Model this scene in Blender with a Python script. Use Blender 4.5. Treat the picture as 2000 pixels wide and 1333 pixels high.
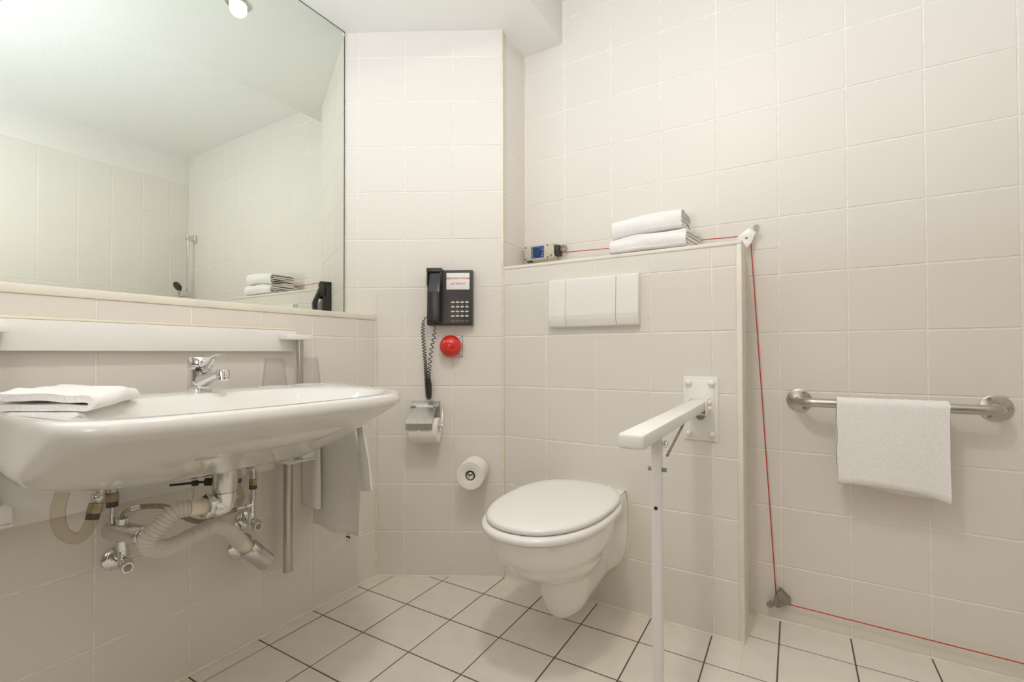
import bpy, bmesh, math, random
from mathutils import Vector, Matrix
random.seed(4)
for o in list(bpy.data.objects): bpy.data.objects.remove(o)
SC = bpy.context.scene
COL = SC.collection
PI = math.pi

# ------------------------------------------------------------------ camera
cam_d = bpy.data.cameras.new('camera'); cam = bpy.data.objects.new('camera', cam_d); COL.objects.link(cam)
YAW, PIT, ROL = 2.0922951614, 0.0126319898, -0.0032630575
fw = Vector((math.cos(PIT)*math.cos(YAW), math.cos(PIT)*math.sin(YAW), math.sin(PIT)))
sd = fw.cross(Vector((0, 0, 1))).normalized(); up = sd.cross(fw)
s2 = math.cos(ROL)*sd + math.sin(ROL)*up; u2 = -math.sin(ROL)*sd + math.cos(ROL)*up
cam.matrix_world = Matrix(((s2.x, u2.x, -fw.x, 1.5207), (s2.y, u2.y, -fw.y, -1.47365), (s2.z, u2.z, -fw.z, 0.92416), (0, 0, 0, 1)))
cam_d.sensor_width = 36; cam_d.sensor_fit = 'HORIZONTAL'; cam_d.lens = 36*906.51/2000
cam_d.shift_x = -32.193/2000; cam_d.shift_y = 12.485/2000; cam_d.clip_start = 0.02
SC.camera = cam

# ------------------------------------------------------------------ world, exposure, lamps
w = bpy.data.worlds.new('world'); SC.world = w; w.use_nodes = True
w.node_tree.nodes['Background'].inputs[0].default_value = (0.9, 0.95, 1.0, 1)
w.node_tree.nodes['Background'].inputs[1].default_value = 0.05
SC.view_settings.view_transform = 'Standard'; SC.view_settings.look = 'None'
SC.view_settings.exposure = 0.15; SC.view_settings.gamma = 1.0; SC.view_settings.use_curve_mapping = False
SC.cycles.max_bounces = 14; SC.cycles.diffuse_bounces = 8; SC.cycles.glossy_bounces = 8; SC.cycles.transmission_bounces = 12

def lamp(kind, name, loc, energy, color, rot=(0, 0, 0), size=.2, spot=None, blend=.6):
    d = bpy.data.lights.new(name, kind); d.energy = energy; d.color = color
    if kind == 'AREA': d.shape = 'DISK'; d.size = size
    elif kind == 'SPOT': d.spot_size = spot; d.spot_blend = blend; d.shadow_soft_size = size
    else: d.shadow_soft_size = size
    o = bpy.data.objects.new(name, d); COL.objects.link(o); o.location = loc; o.rotation_euler = rot
    return o
ZCEIL = 2.47
FILL_LOW = (1.12, -1.95, .96)                                       # added uplighter in place of bounced flash, unseen behind the camera
lamp('AREA', 'fill_up_light', (FILL_LOW[0], FILL_LOW[1], FILL_LOW[2]+.03), 51, (.87, .96, 1.10), (PI, 0, 0), .26)
FILL_TOP = (1.22, -1.0)                                               # added ceiling lamp, unseen above the frame, fills the lower walls
lamp('AREA', 'fill_top_light', (FILL_TOP[0], FILL_TOP[1], ZCEIL-.048), 8.0, (1.0, .93, .82), (0, 0, 0), .15)
SPOTS = [(.107, -.488), (.107, -1.05), (.107, -1.62)]            # downlights in the lowered ceiling
for i, (x, y) in enumerate(SPOTS):
    lamp('SPOT', 'downlight_beam', (x, y, 2.262), (.5, .3, .3)[i], (1.0, .85, .64), (0, 0, 0), .03, 2.6, 1.0)

# ------------------------------------------------------------------ materials
def mat(name, col, rough=.5, metal=0, spec=.5, coat=0, noise=None, bump=None, trans=0, ior=1.5, emit=None, sheen=0, sub=0):
    m = bpy.data.materials.new(name); m.use_nodes = True
    nt = m.node_tree; b = nt.nodes['Principled BSDF']
    c = tuple(col)+(1,)
    b.inputs['Base Color'].default_value = c; b.inputs['Roughness'].default_value = rough; b.inputs['Metallic'].default_value = metal
    b.inputs['Specular IOR Level'].default_value = spec; b.inputs['Coat Weight'].default_value = coat; b.inputs['Coat Roughness'].default_value = .05
    b.inputs['Transmission Weight'].default_value = trans; b.inputs['IOR'].default_value = ior; b.inputs['Sheen Weight'].default_value = sheen
    if emit: b.inputs['Emission Color'].default_value = tuple(emit[0])+(1,); b.inputs['Emission Strength'].default_value = emit[1]
    tc = nt.nodes.new('ShaderNodeTexCoord')
    if noise:
        scale, amt = noise[:2]
        n = nt.nodes.new('ShaderNodeTexNoise'); n.inputs['Scale'].default_value = scale; n.inputs['Detail'].default_value = 4
        nt.links.new(tc.outputs['Object'], n.inputs['Vector'])
        if len(noise) > 2:
            mp = nt.nodes.new('ShaderNodeMapping'); mp.inputs['Scale'].default_value = noise[2]
            nt.links.new(tc.outputs['Object'], mp.inputs['Vector']); nt.links.new(mp.outputs[0], n.inputs['Vector'])
        r = nt.nodes.new('ShaderNodeValToRGB')
        r.color_ramp.elements[0].position = .3; r.color_ramp.elements[1].position = .7
        r.color_ramp.elements[0].color = tuple(max(0, v*(1-amt)) for v in col)+(1,)
        r.color_ramp.elements[1].color = tuple(min(1, v*(1+amt*.5)) for v in col)+(1,)
        nt.links.new(n.outputs['Fac'], r.inputs[0]); nt.links.new(r.outputs[0], b.inputs['Base Color'])
    if bump:
        scale, st, dist = bump[:3]
        n2 = nt.nodes.new('ShaderNodeTexNoise'); n2.inputs['Scale'].default_value = scale; n2.inputs['Detail'].default_value = 3
        nt.links.new(tc.outputs['Object'], n2.inputs['Vector'])
        bp = nt.nodes.new('ShaderNodeBump'); bp.inputs['Strength'].default_value = st; bp.inputs['Distance'].default_value = dist
        nt.links.new(n2.outputs['Fac'], bp.inputs['Height']); nt.links.new(bp.outputs[0], b.inputs['Normal'])
    return m
M = {}
M['tile'] = mat('wall_tile_glaze', (.765, .722, .662), .42, spec=.35, bump=(9, .05, .004))
M['grout'] = mat('wall_grout', (.86, .825, .765), .8, noise=(40, .10))
M['ftile'] = mat('floor_tile', (.76, .715, .635), .42, spec=.4, noise=(14, .05), bump=(60, .04, .002))
M['fgrout'] = mat('floor_grout', (.12, .098, .075), .9, noise=(60, .3))
M['caulk'] = mat('silicone_joint', (.82, .765, .62), .4, noise=(18, .10))
M['trim'] = mat('cream_edge_profile', (.82, .775, .67), .35, noise=(10, .06))
M['paint'] = mat('white_ceiling_paint', (.80, .785, .74), .85, bump=(120, .05, .002))
M['rough'] = mat('roughcast_plaster', (.80, .79, .75), .95, bump=(110, .3, .006))
M['ceramic'] = mat('white_ceramic', (.86, .84, .79), .07, spec=.55, coat=.4)
M['basin'] = mat('white_basin_ceramic', (.765, .748, .712), .08, spec=.5, coat=.4)
M['seat'] = mat('white_seat_plastic', (.84, .82, .79), .16, spec=.5)
M['plastic'] = mat('white_plastic', (.83, .81, .775), .28)
M['enamel'] = mat('white_enamel', (.85, .835, .80), .28)
M['creamp'] = mat('cream_plastic', (.80, .74, .60), .35)
M['corr'] = mat('ribbed_white_plastic', (.76, .72, .65), .45)
M['chrome'] = mat('chrome', (.78, .78, .78), .07, 1)
M['satin'] = mat('satin_chrome', (.70, .69, .67), .26, 1)
M['steel'] = mat('brushed_steel', (.56, .53, .48), .30, 1, noise=(30, .12, (1, 1, 60)))
M['steel_lid'] = mat('worn_stainless_sheet', (.66, .65, .63), .34, 1, noise=(25, .15, (12, 1, 1)))
M['brass'] = mat('old_brass', (.42, .35, .24), .35, 1, noise=(40, .3))
M['rubber'] = mat('dark_rubber', (.09, .08, .065), .7)
M['mirror'] = mat('silvered_glass', (.83, .87, .81), .0, 1)
M['medge'] = mat('mirror_edge', (.06, .075, .06), .3)
M['towel'] = mat('white_terry', (.88, .86, .835), 1.0, spec=.1, sheen=.1, noise=(160, .05), bump=(330, .4, .003))
M['paper'] = mat('toilet_paper', (.84, .80, .74), .95, spec=.1, bump=(200, .15, .002))
M['card'] = mat('white_card', (.82, .80, .77), .6)
M['black'] = mat('black_phone_plastic', (.036, .034, .032), .34, bump=(250, .06, .001))
M['slate'] = mat('black_handset_plastic', (.030, .031, .035), .28)
M['key'] = mat('ivory_key', (.74, .70, .56), .4)
M['keytext'] = mat('pale_print', (.45, .44, .40), .6)
M['red'] = mat('red_gloss_plastic', (.62, .018, .012), .14, coat=.4)
M['redcord'] = mat('red_cord', (.55, .03, .02), .55)
M['redtext'] = mat('red_print', (.60, .10, .10), .7)
M['beige'] = mat('beige_casting', (.60, .555, .44), .42, noise=(30, .08))
M['blue'] = mat('blue_label', (.035, .10, .26), .35, noise=(70, .25))
M['dblue'] = mat('dark_blue_cap', (.02, .055, .17), .3)
M['dark'] = mat('dark_metal', (.06, .055, .05), .4, .6)
M['galv'] = mat('galvanised_plate', (.36, .34, .30), .5, .7, noise=(80, .25))
def clear(name, col, ior):
    """thin clear plastic: mostly see-through, reflecting more at grazing angles"""
    m = bpy.data.materials.new(name); m.use_nodes = True; nt = m.node_tree; nt.nodes.clear()
    o = nt.nodes.new('ShaderNodeOutputMaterial'); mx = nt.nodes.new('ShaderNodeMixShader'); t = nt.nodes.new('ShaderNodeBsdfTransparent'); g = nt.nodes.new('ShaderNodeBsdfGlossy')
    l = nt.nodes.new('ShaderNodeLayerWeight'); f = nt.nodes.new('ShaderNodeMath'); f.operation = 'POWER'; f.inputs[1].default_value = 3.0; nt.links.new(l.outputs['Facing'], f.inputs[0]); t.inputs[0].default_value = col+(1,); g.inputs['Roughness'].default_value = .02
    nt.links.new(f.outputs[0], mx.inputs[0]); nt.links.new(t.outputs[0], mx.inputs[1]); nt.links.new(g.outputs[0], mx.inputs[2]); nt.links.new(mx.outputs[0], o.inputs[0]); return m
M['glass'] = clear('clear_tumbler_plastic', (.968, .960, .966), 1.3)
M['tubing'] = clear('clear_grey_tubing', (.90, .88, .82), 1.3)
M['braid'] = mat('braided_steel_hose', (.36, .32, .26), .38, .9, noise=(260, .35))
M['bulb'] = mat('lit_reflector', (1, .9, .7), .3, emit=((1, .86, .62), 6))
M['socket'] = mat('brown_pin', (.42, .25, .16), .5)
M['door'] = mat('added_door_veneer', (.22, .145, .085), .5, noise=(6, .25, (1, 1, 14)))
M['fwall'] = mat('taupe_front_wall', (.24, .20, .16), .8)
M['wallp'] = mat('painted_wall', (.80, .77, .73), .8)

# ------------------------------------------------------------------ mesh helpers
def new(): return bmesh.new()
def merge(bm, t):
    me = bpy.data.meshes.new('t'); t.to_mesh(me); t.free(); bm.from_mesh(me); bpy.data.meshes.remove(me)
def box(bm, lo, hi, r=0, seg=2, mtx=None):
    t = bmesh.new(); bmesh.ops.create_cube(t, size=1)
    s = [hi[i]-lo[i] for i in range(3)]; c = [(hi[i]+lo[i])/2 for i in range(3)]
    for v in t.verts: v.co = Vector((v.co.x*s[0]+c[0], v.co.y*s[1]+c[1], v.co.z*s[2]+c[2]))
    if r > 0: bmesh.ops.bevel(t, geom=list(t.edges), offset=min(r, min(s)*.49), segments=seg, profile=.5, affect='EDGES')
    if mtx: t.transform(mtx)
    merge(bm, t); return bm
def frame(d):
    d = Vector(d).normalized(); a = Vector((0, 0, 1)) if abs(d.z) < .9 else Vector((1, 0, 0))
    x = a.cross(d).normalized(); return x, d.cross(x), d
def ring_faces(bm, a, b, closed=True):
    n = len(a)
    for i in range(n if closed else n-1):
        j = (i+1) % n
        try: bm.faces.new((a[i], a[j], b[j], b[i]))
        except ValueError: pass
def lathe(bm, prof, org, axis=(0, 0, 1), n=32):
    x, y, z = frame(axis); org = Vector(org); prev = None
    for r, h in prof:
        if r < 1e-6: cur = [bm.verts.new(org+z*h)]
        else: cur = [bm.verts.new(org+z*h+(x*math.cos(2*PI*i/n)+y*math.sin(2*PI*i/n))*r) for i in range(n)]
        if prev:
            if len(prev) == 1 and len(cur) > 1:
                for i in range(n): bm.faces.new((prev[0], cur[(i+1) % n], cur[i]))
            elif len(cur) == 1 and len(prev) > 1:
                for i in range(n): bm.faces.new((prev[i], prev[(i+1) % n], cur[0]))
            elif len(cur) > 1: ring_faces(bm, prev, cur)
        prev = cur
    return bm
def cyl(bm, a, b, r, n=20, r2=None, bev=.0):
    a, b = Vector(a), Vector(b); L = (b-a).length; r2 = r if r2 is None else r2
    p = [(0, 0), (r-bev, 0), (r, bev), (r2, L-bev), (r2-bev, L), (0, L)] if bev > 0 else [(0, 0), (r, 0), (r2, L), (0, L)]
    return lathe(bm, p, a, b-a, n)
def sphere(bm, c, r, n=20, sx=1):
    return lathe(bm, [(r*math.sin(PI*i/12), -r*math.cos(PI*i/12)*sx) for i in range(13)], c, (0, 0, 1), n)
def dome(bm, c, axis, r, h=None, n=20):
    h = r if h is None else h
    return lathe(bm, [(0, 0)]+[(r*math.cos(PI/2*i/7), h*math.sin(PI/2*i/7)) for i in range(8)], c, axis, n)
def cr(p, n, closed=False):
    p = [Vector(q) for q in p]; m = len(p); o = []
    for i in range(m if closed else m-1):
        a, b, c, d = [p[(i+k-1) % m] if closed else p[min(max(i+k-1, 0), m-1)] for k in range(4)]
        for k in range(n):
            t = k/n; o.append(.5*(2*b+(c-a)*t+(2*a-5*b+4*c-d)*t*t+(3*b-a-3*c+d)*t**3))
    if not closed: o.append(p[-1])
    return o
def tube(bm, pts, r, n=12, cap=True):
    pts = [Vector(p) for p in pts]; N = len(pts)
    rr = r if isinstance(r, (list, tuple)) else [r]*N
    tg = [(pts[min(i+1, N-1)]-pts[max(i-1, 0)]).normalized() for i in range(N)]
    x, y, _ = frame(tg[0]); prev = None; first = None
    for i in range(N):
        if i:
            q = tg[i-1].rotation_difference(tg[i]); x = q @ x
            x = (x - tg[i]*x.dot(tg[i])).normalized()
        y = tg[i].cross(x)
        cur = [bm.verts.new(pts[i]+(x*math.cos(2*PI*k/n)+y*math.sin(2*PI*k/n))*rr[i]) for k in range(n)]
        if prev: ring_faces(bm, prev, cur)
        else: first = cur
        prev = cur
    if cap: bm.faces.new(list(reversed(first))); bm.faces.new(prev)
    return bm
def loft(bm, rings, cap0=True, cap1=True):
    vs = [[bm.verts.new(p) for p in r] for r in rings]
    for a, b in zip(vs, vs[1:]): ring_faces(bm, a, b)
    if cap0: bm.faces.new(list(reversed(vs[0])))
    if cap1: bm.faces.new(vs[-1])
    return bm
def prism(bm, poly, y0, y1, r=0):
    """polygon in (x,z) pushed along y"""
    t = bmesh.new(); a = [t.verts.new((p[0], y0, p[1])) for p in poly]; b = [t.verts.new((p[0], y1, p[1])) for p in poly]
    ring_faces(t, a, b); t.faces.new(a); t.faces.new(list(reversed(b)))
    bmesh.ops.recalc_face_normals(t, faces=t.faces)
    if r: bmesh.ops.bevel(t, geom=list(t.edges), offset=r, segments=2, profile=.5, affect='EDGES')
    merge(bm, t); return bm
def extr_x(bm, poly, x0, x1, r=0):
    """profile in (y,z) pushed along x"""
    t = bmesh.new(); a = [t.verts.new((x0, p[0], p[1])) for p in poly]; b = [t.verts.new((x1, p[0], p[1])) for p in poly]
    ring_faces(t, a, b); t.faces.new(a); t.faces.new(list(reversed(b)))
    bmesh.ops.recalc_face_normals(t, faces=t.faces)
    if r: bmesh.ops.bevel(t, geom=list(t.edges), offset=r, segments=2, profile=.5, affect='EDGES')
    merge(bm, t); return bm
def finish(bm, name, angle=38):
    bmesh.ops.recalc_face_normals(bm, faces=bm.faces)
    me = bpy.data.meshes.new(name); bm.to_mesh(me); bm.free()
    for p in me.polygons: p.use_smooth = True
    me.set_sharp_from_angle(angle=math.radians(angle))
    return me
def obj(name, bm, m, parent=None, label=None, cat=None, group=None, kind=None, angle=38, frm=None):
    """one mesh object; geometry is given in world space (or in the frame frm) and stored in the parent's space"""
    if frm is not None: bm.transform(frm)
    root = parent
    while root is not None and root.parent is not None: root = root.parent
    if root is not None and root.get('_m') is not None: bm.transform(ROOTM[root.name].inverted())
    me = finish(bm, name, angle); me.materials.append(m)
    o = bpy.data.objects.new(name, me); COL.objects.link(o)
    if parent: o.parent = parent
    if label: o['label'] = label
    if cat: o['category'] = cat
    if group: o['group'] = group
    if kind: o['kind'] = kind
    return o
ROOTM = {}
def thing(name, label, cat, loc, rz=0, group=None):
    o = bpy.data.objects.new(name, None); COL.objects.link(o); o.empty_display_size = .05
    o.location = loc; o.rotation_euler = (0, 0, rz); o['label'] = label; o['category'] = cat; o['_m'] = 1
    if group: o['group'] = group
    ROOTM[o.name] = Matrix.Translation(Vector(loc)) @ Matrix.Rotation(rz, 4, 'Z')
    return o
def struct(name, bm, m, label=None, angle=38):
    return obj(name, bm, m, kind='structure', label=label, angle=angle)
def text(body, size, m, name, parent, mtx, align='CENTER', ext=.0002):
    cu = bpy.data.curves.new('txt', 'FONT'); cu.body = body; cu.size = size; cu.align_x = align; cu.extrude = ext; cu.resolution_u = 2; cu.offset = size*.018
    to = bpy.data.objects.new('txt', cu); COL.objects.link(to)
    me = bpy.data.meshes.new_from_object(to.evaluated_get(bpy.context.evaluated_depsgraph_get()))
    bpy.data.objects.remove(to); bpy.data.curves.remove(cu)
    bm = bmesh.new(); bm.from_mesh(me); bpy.data.meshes.remove(me); bm.transform(mtx)
    return obj(name, bm, m, parent)

# ------------------------------------------------------------------ room measures (metres)
YB, YR, XE, XB, YF = .150, .354, 2.39, 1.372, -2.15
ZL, ZS, ZC, ZLED, ZM = 1.284, 2.283, 2.47, 1.086, -.115
ANG = .4963; A0 = Vector((.1056, -.0495, 0)); AT = Vector((math.cos(ANG), math.sin(ANG), 0)); AN = Vector((math.sin(ANG), -math.cos(ANG), 0))
FA = Matrix.Translation(A0) @ Matrix.Rotation(ANG, 4, 'Z')       # frame of the diagonal wall: x along it, -y out of it

def slab(poly, z0, z1, bm=None):
    bm = bm or new(); a = [bm.verts.new((p[0], p[1], z0)) for p in poly]; b = [bm.verts.new((p[0], p[1], z1)) for p in poly]
    ring_faces(bm, a, b); bm.faces.new(a); bm.faces.new(b); return bm
# tiles: a pillow-edged prism whose face lies at z=0
TCACHE = {}
def tile_mesh(poly, m, bev=.0016, depth=.0016):
    key = (m.name,)+tuple((round(x, 3), round(y, 3)) for x, y in poly)
    if key in TCACHE: return TCACHE[key]
    bm = bmesh.new(); n = len(poly)
    c = Vector((sum(p[0] for p in poly)/n, sum(p[1] for p in poly)/n))
    def inset(d):
        o = []
        for i in range(n):
            p0, p1, p2 = Vector(poly[i-1]), Vector(poly[i]), Vector(poly[(i+1) % n])
            e1 = (p1-p0).normalized(); e2 = (p2-p1).normalized()
            n1 = Vector((-e1.y, e1.x)); n2 = Vector((-e2.y, e2.x)); b = (n1+n2)
            b = b/max(.3, b.length_squared/2)
            o.append(p1+b*d)
        return o
    r0 = [bm.verts.new((p[0], p[1], -depth-.0006)) for p in poly]
    r1 = [bm.verts.new((p[0], p[1], -bev*.8)) for p in poly]
    r2 = [bm.verts.new((p.x, p.y, 0)) for p in inset(bev)]
    ring_faces(bm, r0, r1); ring_faces(bm, r1, r2); bm.faces.new(r2)
    me = finish(bm, 'tile', 15); me.materials.append(m); TCACHE[key] = me
    return me
def place_tile(wall, poly, O, U, V, N, m):
    cx = sum(p[0] for p in poly)/len(poly); cy = sum(p[1] for p in poly)/len(poly)
    me = tile_mesh([(p[0]-cx, p[1]-cy) for p in poly], m)
    o = bpy.data.objects.new('tile', me); COL.objects.link(o)
    P = Vector(O)+Vector(U)*cx+Vector(V)*cy+Vector(N)*random.uniform(-.0002, .0003)
    R = Matrix((U, V, N)).transposed().to_4x4()
    J = Matrix.Rotation(random.gauss(0, .0011), 4, 'X') @ Matrix.Rotation(random.gauss(0, .0011), 4, 'Y')
    o.parent = wall; o.matrix_local = Matrix.Translation(P) @ R @ J
    return o
def tiles(wall, O, U, V, N, cols, rows, m, j=.0042, skip=None):
    for a, b in zip(cols, cols[1:]):
        for c, d in zip(rows, rows[1:]):
            if skip and skip(a, b, c, d): continue
            h = j/2; place_tile(wall, [(a+h, c+h), (b-h, c+h), (b-h, d-h), (a+h, d-h)], O, U, V, N, m)

# ------------------------------------------------------------------ room shell
RA = [.002, .187, .384, .583, .787, .992, 1.199, 1.402, 1.602, 1.795, 1.985, 2.172, ZS]
RB = [.002, .190, .3865, .5824, .788, .9945, 1.203, ZL-.012]
RR = [.002, .190, .390, .585, .792, .992, 1.194, 1.3945, 1.5936, 1.7904, 1.9875, 2.186, 2.386, ZC]
G = .0016                                                        # grout lies this far behind the tile faces
fl = struct('floor', slab([(0, YF), (XE, YF), (XE, YR), (XB-.01, YR), (XB-.01, YB), (.466, YB), (0, -.107)], -.06, -G), M['fgrout'])
fc = [0, .0634, .2677, .4733, .6767, .8782, 1.0772, 1.2762, 1.4677, 1.6677, 1.87, 2.0735, 2.275, XE]
fr = [-2.15, -2.0, -1.8, -1.6, -1.4, -1.2, -.998, -.797, -.5971, -.4028, -.2037, -.0028]
def clipA(poly):
    o = []
    f = lambda p: (Vector((p[0], p[1], 0))-A0).dot(AN)-.003
    for i in range(len(poly)):
        p, q = poly[i-1], poly[i]; a, b = f(p), f(q)
        if (a >= 0) != (b >= 0): t = a/(a-b); o.append((p[0]+(q[0]-p[0])*t, p[1]+(q[1]-p[1])*t))
        if b >= 0: o.append(q)
    return o
def floor_tile(a, b, c, d, j=.0042, jr=True, jl=True, jt=True):
    h = j/2
    poly = clipA([(a+(h if jl else 0), c+h), (b-(h if jr else 0), c+h), (b-(h if jr else 0), d-(h if jt else 0)), (a+(h if jl else 0), d-(h if jt else 0))])
    if len(poly) < 3: return
    q = [poly[0]]
    for p in poly[1:]:
        if (Vector(p)-Vector(q[-1])).length > .006: q.append(p)
    if (Vector(q[0])-Vector(q[-1])).length < .006: q.pop()
    ar = abs(sum(q[i-1][0]*q[i][1]-q[i][0]*q[i-1][1] for i in range(len(q))))/2
    if len(q) >= 3 and ar > 2e-4: place_tile(fl, q, (0, 0, 0), (1, 0, 0), (0, 1, 0), (0, 0, 1), M['ftile'])
for a, b in zip(fc, fc[1:]):
    for c, d in zip(fr, fr[1:]): floor_tile(a, b, c, d)
    if b < XB: floor_tile(a, b, -.0028, YB, jt=False)
    elif a < XB: floor_tile(a, XB, -.0028, YB, jt=False, jr=False); floor_tile(XB, b, -.0028, .207, jl=False); floor_tile(XB, b, .207, YR, jt=False, jl=False)
    else: floor_tile(a, b, -.0028, .207); floor_tile(a, b, .207, YR, jt=False)

# left wall: the tiled lower part stands proud of the mirrored upper part
wl = struct('wall_left', box(box(new(), (-.30, YF, 0), (-G, -.107, ZLED-.02)), (-.30, YF, ZLED-.02), (ZM-.006, -.17, ZC)), M['grout'])
yl = [-2.15, -2.01, -1.81, -1.608, -1.406, -1.206, -1.0042, -.7926, -.5902, -.4015, -.2034, -.1085]
tiles(wl, (0, 0, 0), (0, 1, 0), (0, 0, 1), (1, 0, 0), yl, [.002, .1924, .389, .586, .788, .9885, 1.066], M['tile'])
bm = new(); box(bm, (ZM-.005, YF, ZLED-.022), (.004, -.112, ZLED), .003)
struct('trim_1', bm, M['trim'], 'cream sill along the foot of the mirror')
# diagonal wall
wa = new(); box(wa, (-.262, G, 0), (.4105, .12, ZS+.01)); wa.transform(FA); wa = struct('wall_diagonal', wa, M['grout'])
Q = (AT, Vector((0, 0, 1)), AN)
tiles(wa, A0, *Q, [-.119, 0, .2015, .4085], RA[:7], M['tile'], skip=lambda a, b, c, d: d > 1.0 and a < -.05)
tiles(wa, A0, *Q, [0, .2015, .4085], RA[6:], M['tile'])
h_ = .0021; place_tile(wa, [(-.119, .992+h_), (-h_, .992+h_), (-h_, 1.199-h_), (-.119, 1.199-h_)], A0, *Q, M['tile']); place_tile(wa, [(-.198+h_, 1.089), (-.119, 1.089), (-.119, 1.199-h_), (-.198+h_, 1.199-h_)], A0, *Q, M['tile'])
tiles(wa, A0, *Q, [-.198, 0], RA[6:], M['tile']); tiles(wa, A0, *Q, [-.251, -.198], [1.088]+RA[6:], M['tile'])
# boxed-in cistern wall that carries the toilet
wb = struct('wall_cistern', box(new(), (.467, YB+G, 0), (XB-G, YR+.02, ZL-.004)), M['grout'])
cb = [.469, .6677, .875, 1.081, 1.2842, XB-.012]
tiles(wb, (0, YB, 0), (1, 0, 0), (0, 0, 1), (0, -1, 0), cb, RB, M['tile'])
tiles(wb, (XB, 0, 0), (0, 1, 0), (0, 0, 1), (1, 0, 0), [YB+.012, YR], RR[:7]+[ZL-.012], M['tile'])
tiles(wb, (0, 0, ZL-.002), (1, 0, 0), (0, 1, 0), (0, 0, 1), [.469, .66, .87, 1.07, 1.275, XB-.012], [YB+.012, YR], M['tile'])
# far wall
wr = struct('wall_back', box(new(), (.30, YR+G, 0), (XE+.1, YR+.1, ZC)), M['grout'])
cR = [.4525, .656, .867, 1.071, 1.275, 1.4752, 1.672, 1.8704, 2.0769, 2.277, XE]
W_ = ((1, 0, 0), (0, 0, 1), (0, -1, 0))
tiles(wr, (0, YR, 0), *W_, cR[:6], [ZL+.002]+RR[7:], M['tile'])
tiles(wr, (0, YR, 0), *W_, cR[5:], RR, M['tile'])
for c, d in zip(RR[:6]+[1.194], RR[1:7]+[ZL]):                   # the column that starts behind the cistern wall
    place_tile(wr, [(XB+.002, c+.0021), (1.4752-.0021, c+.0021), (1.4752-.0021, d-(.0021 if d < ZL else -.001)), (XB+.002, d-(.0021 if d < ZL else -.001))], (0, YR, 0), *W_, M['tile'])
# short return wall at the left end of the ledge
ws = struct('wall_return', box(new(), (.40, YB-.004, ZL), (.4565-G, YR, ZS+.01)), M['grout'])
tiles(ws, (.4565, 0, 0), (0, 1, 0), (0, 0, 1), (1, 0, 0), [YB-.002, YR], [ZL+.002]+RR[7:12]+[ZS], M['tile'])
# right wall (seen in the mirror), front wall behind the camera, added dark door
we = struct('wall_right', box(new(), (XE+G, YF, 0), (XE+.1, YR+G, ZC)), M['wallp'])
ce = [-.765, -.675, -.488, -.298, -.12, .058, .228, YR]
tiles(we, (XE, 0, 0), (0, 1, 0), (0, 0, 1), (-1, 0, 0), ce, RR[:11]+[2.186, 2.256], M['tile'])
wf = struct('wall_front', box(new(), (-.3, YF-.1, 0), (XE+.1, YF, ZC)), M['fwall'])
dr = struct('added_door_1', box(new(), (XE-.035, -1.70, 0), (XE+G, -.78, 2.05), .004), M['door'])  # unseen dark door, added to cut light bouncing onto the low walls
bm = new(); cyl(bm, (XE-.033, -.86, 1.02), (XE-.085, -.86, 1.02), .009); cyl(bm, (XE-.08, -.86, 1.02), (XE-.08, -.98, 1.02), .009); obj('door_handle', bm, M['satin'], dr)
# ceilings
struct('ceiling', box(new(), (.60, YF-.1, ZC), (XE+.1, YR+.1, ZC+.08)), M['rough'])
lc = struct('ceiling_lowered', box(new(), (-.30, YF-.1, ZS), (.6465, YR+.02, ZC+.08), .002), M['paint'])
# silicone joints and edge profiles
def bead(pts, r, n): return struct(n, tube(new(), pts, r, 6), M['caulk'])
a_l = A0+AT*-.12; a_r = A0+AT*.409
bead([(0.001, YF, .001), (0.001, -.112, .001)], .0055, 'trim_2')
bead([(a_l.x, a_l.y, .001), (a_r.x, a_r.y, .001)], .0048, 'trim_3')
bead([(.466, YB, .001), (XB, YB, .001)], .0055, 'trim_4')
bead([(XB+.001, YB, .001), (XB+.001, YR, .001)], .005, 'trim_5')
bead([(XB, YR, .001), (XE, YR, .001)], .0045, 'trim_6')
bead([(.001, -.1085, 0), (.001, -.1085, 1.066)], .0045, 'trim_7')
bead([(.4665, YB-.001, 0), (.4665, YB-.001, ZL)], .0052, 'trim_8')
bead([(.4655, YB-.0035, ZL), (.4655, YB-.0035, ZS)], .0055, 'trim_9')
bead([(.4575, YR-.001, ZL), (.4575, YR-.001, ZS)], .003, 'trim_10')
bead([(XB+.001, YR-.001, 0), (XB+.001, YR-.001, ZL)], .003, 'trim_11')
struct('trim_12', box(new(), (.467, YB-.003, ZL-.012), (XB+.003, YB+.013, ZL+.001), .003), M['trim'], 'cream edge profile along the top of the cistern wall')
struct('trim_13', box(new(), (XB-.012, YB-.003, .002), (XB+.003, YB+.013, ZL-.011), .003), M['trim'], 'cream edge profile down the corner of the cistern wall')

# ------------------------------------------------------------------ mirror
t = thing('mirror', 'large frameless wall mirror above the sill over the wash basin', 'mirror', (ZM, -1.0, ZLED))
obj('glass_pane', box(new(), (ZM-.004, -1.95, ZLED+.001), (ZM, -.1775, ZS-.001)), M['mirror'], t)
bm = new(); box(bm, (ZM-.0045, -.1775, ZLED+.001), (ZM+.0004, -.1745, ZS-.001)); box(bm, (ZM-.0045, -1.95, ZS-.0035), (ZM+.0004, -.1745, ZS-.0005))
obj('edge', bm, M['medge'], t, 'thin dark edge of the mirror glass')
bm = new(); box(bm, (ZM, -.185, ZS-.02), (ZM+.003, -.176, ZS-.008), .001); obj('clip', bm, M['plastic'], t)

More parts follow.
